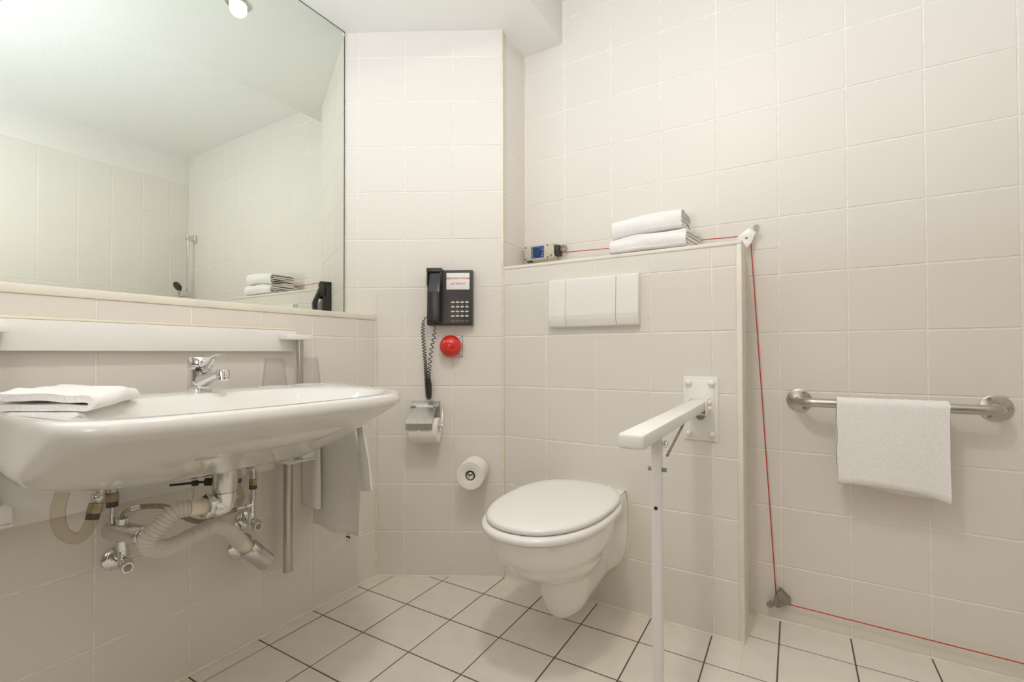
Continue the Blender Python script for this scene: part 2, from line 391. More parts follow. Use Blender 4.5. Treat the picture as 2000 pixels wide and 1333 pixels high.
# ------------------------------------------------------------------ downlights and added fill lamps
for i, (x, y) in enumerate(SPOTS):
    lab = ['round recessed downlight glowing in the lowered ceiling, reflected at the top of the mirror', 'second recessed downlight from the diagonal wall, out of the frame', 'third recessed downlight from the diagonal wall, out of the frame'][i]
    t = thing('downlight', lab, 'lamp', (x, y, ZS), group='recessed downlights over the mirror')
    obj('bezel', lathe(new(), [(.026, -.001), (.03, -.005), (.042, -.005), (.046, 0), (.046, .002), (.026, .002)], (x, y, ZS), (0, 0, 1), 32), M['satin'], t)
    obj('bulb', lathe(new(), [(0, -.0145), (.015, -.013), (.0245, -.006), (.026, 0), (0, .001)], (x, y, ZS), (0, 0, 1), 24), M['bulb'], t)
t = thing('added_ceiling_lamp', 'added fill light built as a small round opal lamp on the high ceiling, above the frame', 'lamp', (FILL_TOP[0], FILL_TOP[1], ZCEIL))
obj('rim', lathe(new(), [(.078, 0), (.092, 0), (.094, -.04), (.090, -.046), (.080, -.046), (.078, 0)], (FILL_TOP[0], FILL_TOP[1], ZCEIL), (0, 0, 1), 40), M['enamel'], t)
obj('diffuser', lathe(new(), [(0, -.040), (.0795, -.040), (.0795, -.036), (0, -.036)], (FILL_TOP[0], FILL_TOP[1], ZCEIL), (0, 0, 1), 40), M['bulb'], t)
t = thing('added_uplighter', 'added fill light built as a white standing uplighter behind the camera, out of the frame', 'lamp', (FILL_LOW[0], FILL_LOW[1], 0))
obj('shade', lathe(new(), [(0, -.06), (.09, -.045), (.15, 0), (.165, .05), (.16, .05), (.145, .004), (.088, -.038), (0, -.052)], FILL_LOW, (0, 0, 1), 40), M['enamel'], t)
obj('stand', cyl(new(), (FILL_LOW[0], FILL_LOW[1], .02), (FILL_LOW[0], FILL_LOW[1], FILL_LOW[2]-.05), .011), M['satin'], t)
obj('foot', lathe(new(), [(0, .001), (.14, .001), (.14, .012), (.03, .024), (0, .024)], (FILL_LOW[0], FILL_LOW[1], 0), (0, 0, 1), 40), M['satin'], t)

# ------------------------------------------------------------------ wash basin
t = thing('washbasin', 'wide white ceramic wash basin on the left wall under the mirror', 'sink', (.085, -.82, .63))
OUT = [(.085, -.435), (.25, -.447), (.42, -.482), (.56, -.54), (.635, -.60), (.668, -.68), (.678, -.82), (.672, -1.0), (.65, -1.14), (.615, -1.215), (.52, -1.238), (.25, -1.222), (.085, -1.20)]
o2 = [Vector((p.x, p.y)) for p in cr([(x, y, 0) for x, y in OUT], 8, True)]
ZT = .824
def inner(s, sy, xb, z, dx=.0):
    c = Vector((.36+dx, -.825)); r = []
    for q in o2:
        p = Vector((c.x+(q.x-c.x)*s, c.y+(q.y-c.y)*sy))
        k = max(0, min(1, (xb+.40-p.x)/.40)); p.y = c.y+(p.y-c.y)*(1-.46*k**1.7); p.x = xb+.022*math.log(1+math.exp(max(-30, min(30, (p.x-xb)/.022))))-.0
        r.append(p)
    n = len(r); L = [0]                                           # even spacing, then rounded corners
    for i in range(n): L.append(L[-1]+(r[(i+1) % n]-r[i]).length)
    e = []; i = 0
    for k in range(n):
        t = L[-1]*k/n
        while L[i+1] < t: i += 1
        e.append(r[i].lerp(r[(i+1) % n], (t-L[i])/max(1e-9, L[i+1]-L[i])))
    for _ in range(16): e = [e[k]*.5+(e[k-1]+e[(k+1) % n])*.25 for k in range(n)]
    m = Vector((sum(p.x for p in e)/n, sum(p.y for p in e)/n)); O = Vector((.40, -.825)); out = []
    for q in o2:                                                  # one point per rim point, along the same ray from the middle
        d = (q-O).normalized(); best = None
        for k in range(n):
            a, b = e[k]-m, e[(k+1) % n]-m; den = d.x*(b.y-a.y)-d.y*(b.x-a.x)
            if abs(den) < 1e-12: continue
            t = (a.x*(b.y-a.y)-a.y*(b.x-a.x))/den; u = (a.x*d.y-a.y*d.x)/den
            if t > 0 and -1e-6 <= u <= 1.000001 and (best is None or t > best): best = t
        p = m+d*best; out.append((p.x, p.y, z))
    return out
rings = []
EX, EY, ZB_, CX, CY, AA = 1.073, 4.411, .634, -.003, -.662, .47
for k in range(13, -1, -1):
    q = k/13; z = .80-(.80-ZB_)*q; sx = (1-q**EX)*(1-AA)+AA; sy = (1-q**EY)*(1-AA)+AA; sl = (1-q**5)*.44+.56
    rings.append([(max(CX+(p.x-CX)*sx, .085), CY+(p.y-CY)*(sy if p.y > CY else sl), z) for p in o2])
def rim(s, z, lift=0): return [(max(.30+(p.x-.30)*s, .085), -.82+(p.y+.82)*s, z) for p in o2]
rings += [rim(1.0, .811), rim(.996, .818), rim(.988, .8225), rim(.975, ZT), rim(.955, ZT)]
rings += [inner(.90, .93, .205, ZT), inner(.885, .92, .215, ZT-.003), inner(.87, .905, .225, ZT-.012), inner(.80, .85, .25, .785), inner(.68, .76, .27, .745), inner(.5, .62, .29, .715), inner(.3, .4, .31, .703), inner(.08, .06, .33, .70)]
bm = loft(new(), rings)
obj('bowl', bm, M['basin'], t, angle=70)
obj('drain_ring', lathe(new(), [(0, .003), (.024, .003), (.031, .001), (.032, -.002), (0, -.002)], (.36, -.825, .703), (0, 0, 1), 28), M['chrome'], t)
# ------------------------------------------------------------------ height-adjustable carrier behind the basin
t = thing('basin_carrier', 'white height adjustable mounting frame of the basin, two boards joined by steel poles', 'bracket', (0, -.8, .55))
bm = new(); box(bm, (.002, -1.7, .933), (.03, -.484, 1.004), .002); obj('upper_board', bm, M['plastic'], t)
bm = new(); box(bm, (.002, -1.7, 1.0045), (.024, -.484, 1.011), .003); obj('cap_strip', bm, M['creamp'], t, 'cream strip along the top of the upper board')
bm = new(); box(bm, (.002, -1.7, .545), (.03, -.56, .66), .002); obj('lower_board', bm, M['plastic'], t)
for yy, nm in ((-.478, 0), (-1.19, 1)):
    bm = new()
    if nm == 0: box(bm, (.03, -.548, .972), (.075, -.455, .990), .003); box(bm, (.002, -.49, .972), (.05, -.45, .99), .003)
    else: box(bm, (.03, -1.25, .972), (.075, -1.168, .990), .003)
    obj('top_bracket', bm, M['plastic'], t)
    obj('pole', cyl(new(), (.05, yy-.007, .56), (.05, yy-.007, .974), .0105, 20), M['steel'], t)
    bm = new(); box(bm, (.032, yy-.075, .563), (.092, yy+.027, .569), .002); box(bm, (.036, yy-.02, .569), (.088, yy+.027, .603), .003)
    cyl(bm, (.06, yy-.055, .566), (.06, yy-.055, .61), .0155, 20)
    obj('lower_bracket', bm, M['plastic'], t)
    bm = new(); cyl(bm, (.06, yy-.055, .205), (.06, yy-.055, .566), .0145, 24, bev=.001); obj('lower_pole', bm, M['steel'], t)

# ------------------------------------------------------------------ mixer tap
t = thing('mixer_tap', 'chrome single lever mixer tap on the basin rim', 'tap', (.145, -.818, ZT))
tx, ty = .130, -.830
bm = new(); lathe(bm, [(0, 0), (.0275, 0), (.0285, .003), (.0275, .02), (.0265, .055), (.0262, .060), (0, .060)], (tx, ty, ZT), (0, 0, 1), 36)
obj('body', bm, M['chrome'], t)
d = Vector((1, .04, 0)).normalized(); sdv = Vector((-d.y, d.x, 0)); uz = Vector((0, 0, 1))
rg = []
for q in [i/12 for i in range(13)]:
    c = Vector((tx, ty, ZT))+d*(.006+.096*q)+uz*(.026+.026*q**.8); hw = .0215-.0085*q; hh = .0235-.0125*q**.7; tl = (uz-d*.35).normalized()
    rg.append([c+sdv*hw*math.copysign(abs(math.cos(a))**.8, math.cos(a))+tl*hh*math.copysign(abs(math.sin(a))**.8, math.sin(a)) for a in [2*PI*k/24 for k in range(24)]])
obj('spout', loft(new(), rg), M['chrome'], t)
bm = new(); e = Vector((tx, ty, ZT+.0485))+d*.107
lathe(bm, [(0, .0135), (.009, .0135), (.0145, .010), (.0158, .003), (.0158, -.006), (.0148, -.0072), (.0148, -.0150), (.0125, -.0165), (0, -.014)], e, (-.12, 0, 1), 30)
obj('aerator', bm, M['chrome'], t)
bm = new(); lathe(bm, [(0, .062), (.0272, .062), (.0292, .066), (.0285, .078), (.0268, .088), (.024, .0925), (.0, .094)], (tx, ty, ZT), (0, 0, 1), 36)
lv = obj('lever', bm, M['chrome'], t)
pts = cr([(tx+d.x*.018, ty+d.y*.018, ZT+.066), (tx+d.x*.040, ty+d.y*.040, ZT+.078), (tx+d.x*.066, ty+d.y*.066, ZT+.092), (tx+d.x*.104, ty+d.y*.104, ZT+.099)], 6)
rg = []
for i, p in enumerate(pts):
    q = i/(len(pts)-1); wv = .0165-.0075*q; h = .011-.0085*q
    rg.append([p+sdv*wv*math.cos(a)+uz*h*math.sin(a) for a in [2*PI*k/16 for k in range(16)]])
obj('handle', loft(new(), rg), M['chrome'], lv)
obj('dark_slot', dome(new(), Vector((tx, ty, ZT+.061))+d*.022-sdv*.016, (.7, -.7, -.1), .0065, .004, 16), M['dark'], lv, 'dark gap under the lever')
# ------------------------------------------------------------------ tumblers
def tumbler(x, y, label, first=None):
    t = thing('tumbler', label, 'glass', (x, y, ZT), group='clear tumblers upside down on the basin')
    obj('cup', lathe(new(), [(.0335, .0025), (.0345, .0015), (.0352, .0025), (.0262, .087), (.0245, .0885), (0, .0885), (0, .0865), (.0235, .0865), (.025, .085)]+[(.0335, .0025)], (x, y, ZT), (0, 0, 1), 40), M['glass'], t)
    return t
def coaster(x, y, label):
    bm = lathe(new(), [(0, 0), (.043, 0), (.0445, .0006), (.043, .0013), (0, .0013)], (x, y, ZT), (0, 0, 1), 40)
    obj('coaster', bm, M['card'], None, label, 'coaster', 'white paper coasters under the tumblers')
tumbler(.13, -.623, 'clear tumbler turned upside down, nearer the tap'); tumbler(.122, -.500, 'clear tumbler turned upside down in front of the steel pole')
coaster(.13, -.623, 'white paper coaster under the tumbler nearer the tap'); coaster(.122, -.500, 'white paper coaster under the tumbler in front of the steel pole')

# ------------------------------------------------------------------ towels
def strip(path, width_pts, thick):
    """cloth with a cross section path (list of 2-D points) thickened; returns closed outline"""
    n = len(path); L = []; R = []
    for i in range(n):
        a = Vector(path[max(i-1, 0)]); b = Vector(path[min(i+1, n-1)]); d = (b-a).normalized(); nn = Vector((-d.y, d.x))
        L.append(Vector(path[i])+nn*thick/2); R.append(Vector(path[i])-nn*thick/2)
    e = Vector(path[-1])-Vector(path[-2]); e = e.normalized()*thick*.35
    s = Vector(path[0])-Vector(path[1]); s = s.normalized()*thick*.35
    return L+[Vector(path[-1])+e]+list(reversed(R))+[Vector(path[0])+s]
def spline2(p, n=5): return [Vector((q.x, q.y)) for q in cr([(a, b, 0) for a, b in p], n)]
def rolltowel(name, label, x0, x1, prof, thick, dxf, group, dz=None):
    """folded towel: the fold profile in (y,z) swept along x with slight irregularity"""
    out = strip(spline2(prof), None, thick); rg = []; N = 18
    ph = random.uniform(0, 6)
    for i in range(N+1):
        q = i/N
        r = []
        for k, p in enumerate(out):
            x = x0+(x1-x0)*q
            w_ = dxf(p, q)
            z = p.y+(dz(q, p) if dz else 0)+.0012*math.sin(9*q+k*.4+ph)
            r.append((x+w_+.0018*math.sin(k*1.7+ph)*(1 if q in (0, 1) else .3), p.x+.0014*math.sin(7*q+k*.31+ph), z))
        rg.append(r)
    return obj(name, loft(new(), rg), M['towel'], None, label, 'towel', group, angle=60)
def foldprof(y0, y1, z0, h, n, th):
    """zig-zag of n layers, rounded noses at y0 (front) and y1 (back)"""
    p = []; g = h/n
    for k in range(n):
        z = z0+g*(k+.5); f, b = y0+g*.55, y1-g*.55
        p += [(f, z), ((f+b)/2, z), (b, z)] if k % 2 == 0 else [(b, z), ((f+b)/2, z), (f, z)]
        if k < n-1: p.append(((b+g*.62), z+g/2) if k % 2 == 0 else ((f-g*.62), z+g/2))
    return p
def wrap(y0, y1, z0, h, n):
    """folded towel with an outer layer wrapped round the front"""
    g = h/(n+2); p = [(y1-.012, z0+g*.5), ((y0+y1)/2, z0+g*.5), (y0+h*.28, z0+g*.5), (y0+g*.6, z0+h*.28), (y0+g*.4, z0+h*.52), (y0+g*.8, z0+h*.76), (y0+h*.30, z0+h-g*.5), ((y0+y1)/2, z0+h-g*.5), (y1-.02, z0+h-g*.5), (y1-.004, z0+h-g*1.1), (y1-.02, z0+h-g*1.6)]
    ins = foldprof(y0+g*1.25, y1-.012, z0+g, h-2*g, n, 0); ins.reverse()
    return p+ins[(0 if n % 2 else 0):]
rolltowel('folded_towel', 'folded white bath towel on the ledge, lower one of the pair', .937, 1.205, wrap(YB-.012, YR-.035, ZL+.002, .062, 3), .0082,
          lambda p, q: (.026*max(0, q-.75)/.25*max(0, (p.x-.16)/.16)), 'folded towels on the ledge', dz=lambda q, p: -.010*max(0, (p.y-ZL)/.06)*max(0, .35-q)/.35)
rolltowel('folded_towel', 'folded white bath towel on the ledge, upper one of the pair', .942, 1.19, wrap(YB-.008, YR-.05, ZL+.0650, .068, 4), .0066,
          lambda p, q: 0, 'folded towels on the ledge', dz=lambda q, p: -.013*max(0, .4-q)/.4+.003*q)

def cloth_sheet(name, path, zf, parent, thick=.007, nz=14, wob=.003, label=None):
    """hanging cloth: plan path (x,y), hem and top heights by zf(u)->(z0,z1)"""
    out = strip(path, None, thick); n = len(path); rg = []
    m = len(out)
    for j in range(nz+1):
        v = j/nz; r = []
        for k, p in enumerate(out):
            u = k/(n-1) if k < n else (1 if k == n else (1-(k-n-1)/(n-1) if k < m-1 else 0))
            z0, z1 = zf(u); r.append((p.x+wob*math.sin(5*v+u*9)*(1-v), p.y+wob*math.cos(4*v+u*7)*(1-v), z0+(z1-z0)*v+.0015*math.sin(u*40)*(1-v)))
        rg.append(r)
    return obj(name, loft(new(), rg), M['towel'], parent, label, angle=60)

# ------------------------------------------------------------------ phone
def PA(s, out, z): return FA @ Vector((s, -out, z))
t = thing('wall_phone', 'black corded wall telephone on the diagonal wall above the red alarm', 'phone', PA(.195, 0, 1.04), ANG)
bm = new(); extr_x(bm, [(-.001, 1.040), (-.040, 1.040), (-.044, 1.046), (-.034, 1.262), (-.030, 1.267), (-.001, 1.267)], .104, .290, .002); ph = obj('base', bm, M['black'], t, frm=FA)
bm = new(); box(bm, (.104, -.052, 1.258), (.166, -.001, 1.2735), .002); box(bm, (.104, -.05, 1.20), (.110, -.02, 1.262), .002); box(bm, (.160, -.05, 1.195), (.166, -.02, 1.262), .002)
obj('cradle', bm, M['black'], t, frm=FA)
bm = new(); pr = [(-.036, 1.252), (-.050, 1.252), (-.082, 1.172), (-.077, 1.062), (-.070, 1.050), (-.045, 1.050), (-.043, 1.085), (-.058, 1.10), (-.060, 1.165), (-.047, 1.215), (-.036, 1.225)]
extr_x(bm, pr, .1175, .1630, .003); obj('handset', bm, M['slate'], t, frm=FA)
def on_face(z): return -.044+(z-1.046)*(.010/.216)               # the base's front slopes back
tilt = math.atan(.010/.216)
bm = new(); box(bm, (.183, -.0008, -.0345), (.278, .0006, .0345), .0003); bm.transform(Matrix.Translation((0, on_face(1.2205)-.0008, 1.2205)) @ Matrix.Rotation(-tilt, 4, 'X'))
cd = obj('label_card', bm, M['card'], t, 'white card with two lines of red capitals', frm=FA)
for bdy, z, sz in (('EMERGENCY PHONE', 1.2285, .0103), ('JUST PICK UP', 1.2065, .0100)):
    text(bdy, sz, M['redtext'], 'lettering', cd, FA @ Matrix.Translation((.2305, on_face(z)-.0020, z)) @ Matrix.Rotation(PI/2-tilt, 4, 'X'))
for r in range(4):
    for c in range(4):
        s = .2105+c*.0192; z = 1.1335-r*.0190
        bm = new(); box(bm, (s-.0070, on_face(z)-.0045, z-.0028), (s+.0070, on_face(z)+.002, z+.0028), .001)
        k = obj('key', bm, M['key'], t, frm=FA)
        ch = [['1', '2', '3', 'P'], ['4', '5', '6', 'M'], ['7', '8', '9', 'C'], ['*', '0', '#', 'R']][r][c]
        text(ch, .0062, M['keytext'], 'key_print', k, FA @ Matrix.Translation((s, on_face(z)-.0006, z+.0068)) @ Matrix.Rotation(PI/2, 4, 'X'), ext=.0001)
bm = new()
for c in range(4): box(bm, (.204+c*.0192, on_face(1.057)-.0012, 1.0563), (.217+c*.0192, on_face(1.057)+.001, 1.0577))
obj('slot_strip', bm, M['keytext'], t, frm=FA)
def coil(path, pitch, amp, rw):
    P = cr(path, 40); out = []; phs = 0
    L = [0]
    for a, b in zip(P, P[1:]): L.append(L[-1]+(b-a).length)
    T = L[-1]; step = .0009; i = 0; d = 0
    while d < T:
        while L[i+1] < d: i += 1
        q = (d-L[i])/(L[i+1]-L[i]); p = P[i].lerp(P[i+1], q); tg = (P[i+1]-P[i]).normalized()
        x, y, _ = frame(tg) if abs(tg.y) < .99 else frame((0, 0, 1))
        y = Vector((0, -1, 0)); x = y.cross(tg).normalized()
        f = d/T; am = amp*min(1, f*14, (1-f)*14)
        out.append(p+(x*math.cos(phs)+y*math.sin(phs))*am); st = min(step, pitch(f)/9); phs += 2*PI*st/pitch(f); d += st
    return tube(new(), out, rw, 6)
cl = [(.104, -.016, 1.080), (.0861, -.018, 1.066), (.0818, -.02, 1.0323), (.0839, -.02, .9794), (.0903, -.02, .9053), (.0945, -.02, .8419), (.0987, -.022, .7891), (.103, -.024, .7499), (.1072, -.026, .7401), (.1125, -.03, .7499), (.1136, -.03, .7891), (.1094, -.032, .8313), (.1137, -.034, .8841), (.1222, -.038, .9475), (.135, -.045, 1.0003), (.1393, -.055, 1.0321), (.1405, -.06, 1.053)]
obj('coiled_cord', coil(cl, lambda f: .0125-.009*max(0, min(1, (f-.22)/.24)) if f < .62 else .0035+.0165*min(1, (f-.62)/.12), .0064, .0018), M['black'], t, 'coiled black handset cord hanging in a long loop', frm=FA)

# ------------------------------------------------------------------ red alarm dome
t = thing('alarm_button', 'red dome shaped alarm bell on a square plate below the phone', 'alarm', PA(.199, 0, .953), ANG)
bm = new(); box(bm, (.157, -.010, .911), (.2415, 0, .996), .006, 3); obj('base_plate', bm, M['plastic'], t, frm=FA)
bm = new(); box(bm, (.158, -.006, .910), (.2432, 0, .9975), .006, 3); obj('gasket', bm, M['rubber'], t, frm=FA)
bm = new(); lathe(bm, [(.0445, 0), (.0458, .012)]+[(.046*math.cos(PI/2*i/12), .018+.040*math.sin(PI/2*i/12)) for i in range(13)], (.1985, -.010, .954), (0, -1, 0), 48); obj('dome', bm, M['red'], t, frm=FA)
for s, z in ((.163, .918), (.235, .918), (.163, .989), (.235, .989)):
    obj('screw', dome(new(), (s, -.010, z), (0, -1, 0), .0035, .002, 12), M['galv'], t, frm=FA)

# ------------------------------------------------------------------ toilet paper holder
t = thing('paper_holder', 'stainless toilet paper holder with hinged lid and a started roll', 'toilet paper holder', PA(.09, 0, .70), ANG)
bm = new(); box(bm, (.032, -.004, .645), (.150, 0, .728), .0015); obj('back_plate', bm, M['steel_lid'], t, frm=FA)
bm = new(); pl = [(-.030, .7045), (-.050, .695), (-.112, .6485), (-.1135, .6255)]
o_ = strip([Vector(p) for p in pl], None, .0016); extr_x(bm, [(p.x, p.y) for p in o_], .036, .1415); obj('lid', bm, M['steel_lid'], t, 'brushed steel flap', frm=FA)
bm = new(); cyl(bm, (.036, -.030, .7045), (.148, -.030, .7045), .0042, 14); obj('hinge_pin', bm, M['steel_lid'], t, frm=FA)
bm = new(); pl = [(-.002, .727), (-.018, .722), (-.03, .7085)]; o_ = strip([Vector(p) for p in pl], None, .0016); extr_x(bm, [(p.x, p.y) for p in o_], .036, .148); obj('lid_flange', bm, M['steel_lid'], t, frm=FA)
for s in (.036, .126):
    bm = new(); box(bm, (s, -.037, .694), (s+.022, -.020, .7105), .003); obj('hinge_knuckle', bm, M['galv'], t, frm=FA)
for s, sg in ((.033, 1), (.1655, -1)):
    pts = cr([(s, -.012, .706), (s, -.03, .702), (s-sg*.001, -.034, .696), (s-sg*.001, -.046, .645), (s-sg*.001, -.052, .632), (s+sg*.004, -.054, .626), (s+sg*.014, -.054, .626)], 5)
    obj('wire_arm', tube(new(), pts, .0024, 8), M['chrome'], t, frm=FA)
def roll(parent, c, ax, L, R, r):
    bm = lathe(new(), [(r, 0), (R-.002, 0), (R, .002), (R, L-.002), (R-.002, L), (r, L), (r-.0015, L-.001), (r-.0015, .001), (r, 0)], c, ax, 48)
    return obj('paper_roll', bm, M['paper'], parent, frm=FA)
rl = roll(t, (.044, -.058, .615), (1, 0, 0), .113, .050, .019)
bm = new(); tp = [(.068, -.0995), (.100, -.0995), (.084, -.1088)]
a = [bm.verts.new(p) for p in ((.070, -.1075, .634), (.106, -.1075, .634), (.088, -.1118, .612))]; b = [bm.verts.new(v.co+Vector((0, -.0012, .0))) for v in a]
ring_faces(bm, a, b); bm.faces.new(a); bm.faces.new(b); obj('folded_tip', bm, M['paper'], rl, 'sheet end folded to a point', frm=FA)

t = thing('spare_roll', 'spare toilet roll on a chrome peg low on the diagonal wall', 'toilet roll', PA(.294, 0, .445), ANG)
roll(t, (.2965, -.012, .4455), (-.06, -1, 0), .100, .0555, .0215)
bm = new(); lathe(bm, [(0, 0), (.024, 0), (.024, .004), (.009, .006), (.0085, .098), (.0135, .100), (.0155, .106), (.013, .112), (.006, .1145), (0, .1135)], (.2965, 0, .4445), (-.06, -1, 0), 24); obj('peg', bm, M['chrome'], t, frm=FA)
obj('peg_screw', dome(new(), (.2965-.0068, -.1138, .4445), (-.06, -1, 0), .002, .001, 10), M['dark'], t, frm=FA)

# ------------------------------------------------------------------ flush plate
t = thing('flush_plate', 'white cistern flush plate of three panels above the toilet', 'flush plate', (.87, YB, 1.115))
bm = new(); box(bm, (.694, YB-.008, 1.022), (1.047, YB+.001, 1.2075), .003); obj('backing', bm, M['plastic'], t)
pf = [(YB-.006, 1.2065), (YB-.020, 1.2055), (YB-.024, 1.2005), (YB-.032, 1.0665), (YB-.0295, 1.050), (YB-.023, 1.0265), (YB-.019, 1.0235), (YB-.006, 1.0235)]
for a, b in ((.6945, .7652), (.7670, .9637), (.9660, 1.0465)): obj('panel', extr_x(new(), pf, a, b, .0009), M['plastic'], t)

# ------------------------------------------------------------------ toilet
t = thing('toilet', 'white wall hung toilet with closed lid on the cistern wall', 'toilet', (.868, YB, .10))
TX = .868
def oval(y0, y1, wmax, ym=None, n=56, pw=2.25):
    """egg outline, front at y0 (towards the room), back at y1"""
    ym = ym if ym is not None else y0+(y1-y0)*.55; r = []
    for k in range(n):
        a = 2*PI*k/n; c, s = math.cos(a), math.sin(a)
        yy = (y1-ym) if s > 0 else (ym-y0)
        e = 2/ (2.5 if s > 0 else pw)
        r.append((math.copysign(abs(c)**e, c)*wmax, ym+math.copysign(abs(s)**e, s)*yy))
    return r
# pan body: each level is an outline with bowl, waist and wall flange
def pan(z, fy, wb, ww, wf, ym):
    """fy front, wb bowl half width at ym, ww waist half width, wf wall half width"""
    half = []
    for k in range(15):
        a = PI/2*k/14; half.append((wb*math.sin(a)**.95, ym-(ym-fy)*math.cos(a)))
    yw = .100
    for k in range(1, 11):
        q = k/10; e = q*q*(3-2*q); half.append((wb+(ww-wb)*e, ym+(yw-ym)*q))
    for k in range(1, 6):
        q = k/5; half.append((ww+(wf-ww)*(q**1.6), yw+(YB-yw)*q))
    left = [(-x, y) for x, y in half]
    o = half+list(reversed(left)); o = o[:-1]
    return [(TX+x, y, z) for x, y in o]
lv_ = [(.425, -.425, .172, .120, .122, -.19), (.418, -.432, .176, .124, .124, -.19), (.395, -.427, .1745, .124, .128, -.19), (.370, -.414, .169, .120, .130, -.19), (.345, -.397, .161, .112, .131, -.185),
       (.341, -.391, .156, .108, .131, -.185), (.315, -.370, .147, .100, .131, -.175), (.290, -.340, .135, .093, .130, -.16), (.268, -.303, .119, .087, .129, -.14), (.252, -.262, .102, .083, .128, -.12),
       (.238, -.230, .090, .080, .126, -.105), (.215, -.214, .083, .078, .122, -.10), (.18, -.204, .077, .075, .112, -.095), (.145, -.196, .070, .071, .096, -.09), (.115, -.183, .060, .064, .080, -.08), (.097, -.165, .048, .054, .066, -.07), (.087, -.140, .030, .038, .05, -.055), (.084, -.115, .015, .02, .03, -.045)]
rings = []
for z, fy, wb_, ww, wf, ym in reversed(lv_):
    r = pan(z, fy, wb_, ww, wf, ym)
    rings.append([(x, y, p+max(0, min(1, (.17-p)/.09))*.052*max(0, (y+.09)/.24)) for x, y, p in r])
obj('pan', loft(new(), rings), M['ceramic'], t, angle=50)
def flat_ring(name, zlo, zhi, y0, y1, wv, m, lab=None, crown=0, edge=.01):
    rg = []
    base = oval(y0, y1, wv)
    c = Vector((0, (y0+y1)/2))
    def sc(d, z):
        return [(TX+x*(1-d/wv), c.y+(y-c.y)*(1-d/((y1-y0)/2)), z) for x, y in base]
    rg = [sc(edge*.8, zlo), sc(edge*.2, zlo+.001), sc(0, zlo+(zhi-zlo)*.35), sc(edge*.1, zlo+(zhi-zlo)*.65), sc(edge*.45, zhi-(zhi-zlo)*.1), sc(edge*1.2, zhi), sc(.05, zhi+crown*.6), sc(.11, zhi+crown)]
    return obj(name, loft(new(), rg), m, t, lab, angle=60)
flat_ring('seat', .4275, .4475, -.452, .073, .1865, M['seat'], edge=.012)
flat_ring('lid', .4500, .4680, -.436, .078, .1775, M['seat'], crown=.002, edge=.014)
bm = new(); box(bm, (TX-.118, .045, .424), (TX+.122, YB, .434), .004); obj('rear_shelf', bm, M['ceramic'], t)
for sx in (-.07, .07):
    bm = new(); cyl(bm, (TX+sx-.02, .088, .446), (TX+sx+.02, .088, .446), .010, 16, bev=.002); cyl(bm, (TX+sx, .088, .432), (TX+sx, .088, .446), .009, 14); obj('hinge', bm, M['seat'], t)
pts = cr([(TX-.132, YB-.001, .40), (TX-.133, YB-.001, .25), (TX-.11, YB-.001, .14)], 8); obj('silicone_seam', tube(new(), pts, .0045, 6), M['caulk'], t)
pts = cr([(TX+.122, YB-.002, .437), (TX+.130, YB-.002, .42), (TX+.134, YB-.002, .36), (TX+.130, YB-.002, .25), (TX+.108, YB-.002, .175), (TX+.085, YB-.002, .150)], 8); obj('silicone_seam', tube(new(), pts, .005, 6), M['caulk'], t)

# ------------------------------------------------------------------ fold-down support rail
t = thing('support_rail', 'white fold down support rail with a leg beside the toilet', 'grab rail', (1.247, YB, 0))
AX = 1.247
bm = new(); box(bm, (1.193, YB-.005, .633), (1.302, YB, .845), .004); box(bm, (1.205, YB-.009, .645), (1.290, YB-.004, .833), .003); obj('wall_plate', bm, M['enamel'], t)
for x, z in ((1.210, .824), (1.283, .824), (1.210, .655), (1.283, .655)): obj('bolt_cap', dome(new(), (x, YB-.008, z), (0, -1, 0), .0115, .012, 20), M['trim'] if z < .7 else M['enamel'], t)
bm = new()
box(bm, (AX-.030, YB-.075, .725), (AX-.026, YB-.006, .776), .001); box(bm, (AX+.026, YB-.075, .725), (AX+.030, YB-.006, .776), .001); box(bm, (AX-.03, YB-.045, .722), (AX+.03, YB-.006, .728), .001)
obj('hinge_bracket', bm, M['enamel'], t)
for y, z in ((YB-.045, .7635), (YB-.050, .744)): obj('hinge_cap', dome(new(), (AX+.030, y, z), (1, 0, 0), .0105, .013, 18), M['trim'], t)
obj('hinge_pin', cyl(new(), (AX-.026, YB-.03, .737), (AX+.026, YB-.03, .737), .006, 14), M['socket'], t, 'brown pin under the hinge')
bm = new(); prism(bm, [(AX-.014+.028*k/10, .7165) for k in range(11)]+[(AX+.014*math.cos(a), .7165-.014*math.sin(a)) for a in [PI*k/12 for k in range(1, 12)]], YB-.014, YB-.006); obj('stop_disc', bm, M['galv'], t, 'grey half disc stop on the plate')
YE = -.603
bm = new(); box(bm, (AX-.0255, YE+.012, .7405), (AX+.0255, YB-.022, .7685), .003); obj('arm', bm, M['enamel'], t)
bm = new(); box(bm, (AX-.026, YE-.004, .739), (AX+.026, YE+.014, .7695), .006, 3); obj('end_cap', bm, M['plastic'], t)
lx0, lx1 = AX-.006, AX+.015; ly = -.432
bm = new(); box(bm, (lx0, ly-.0105, .012), (lx1, ly+.0105, .741), .002); obj('leg', bm, M['enamel'], t)
bm = new(); box(bm, (lx0-.001, ly-.0135, 0), (lx1+.001, ly+.0135, .016), .003); obj('foot', bm, M['rubber'], t)
bm = new(); cyl(bm, (lx1-.001, ly, .722), (lx1+.014, ly, .722), .006, 6); cyl(bm, (lx1+.006, ly, .722), (lx1+.011, ly, .722), .008, 14); obj('pivot_bolt', bm, M['chrome'], t)
tube_pts = [(lx1+.0115, ly+.002, .697), (AX+.012, ly+.27, .739)]
obj('stay_rod', tube(new(), tube_pts, .0032, 8), M['galv'], t, 'thin grey locking stay')
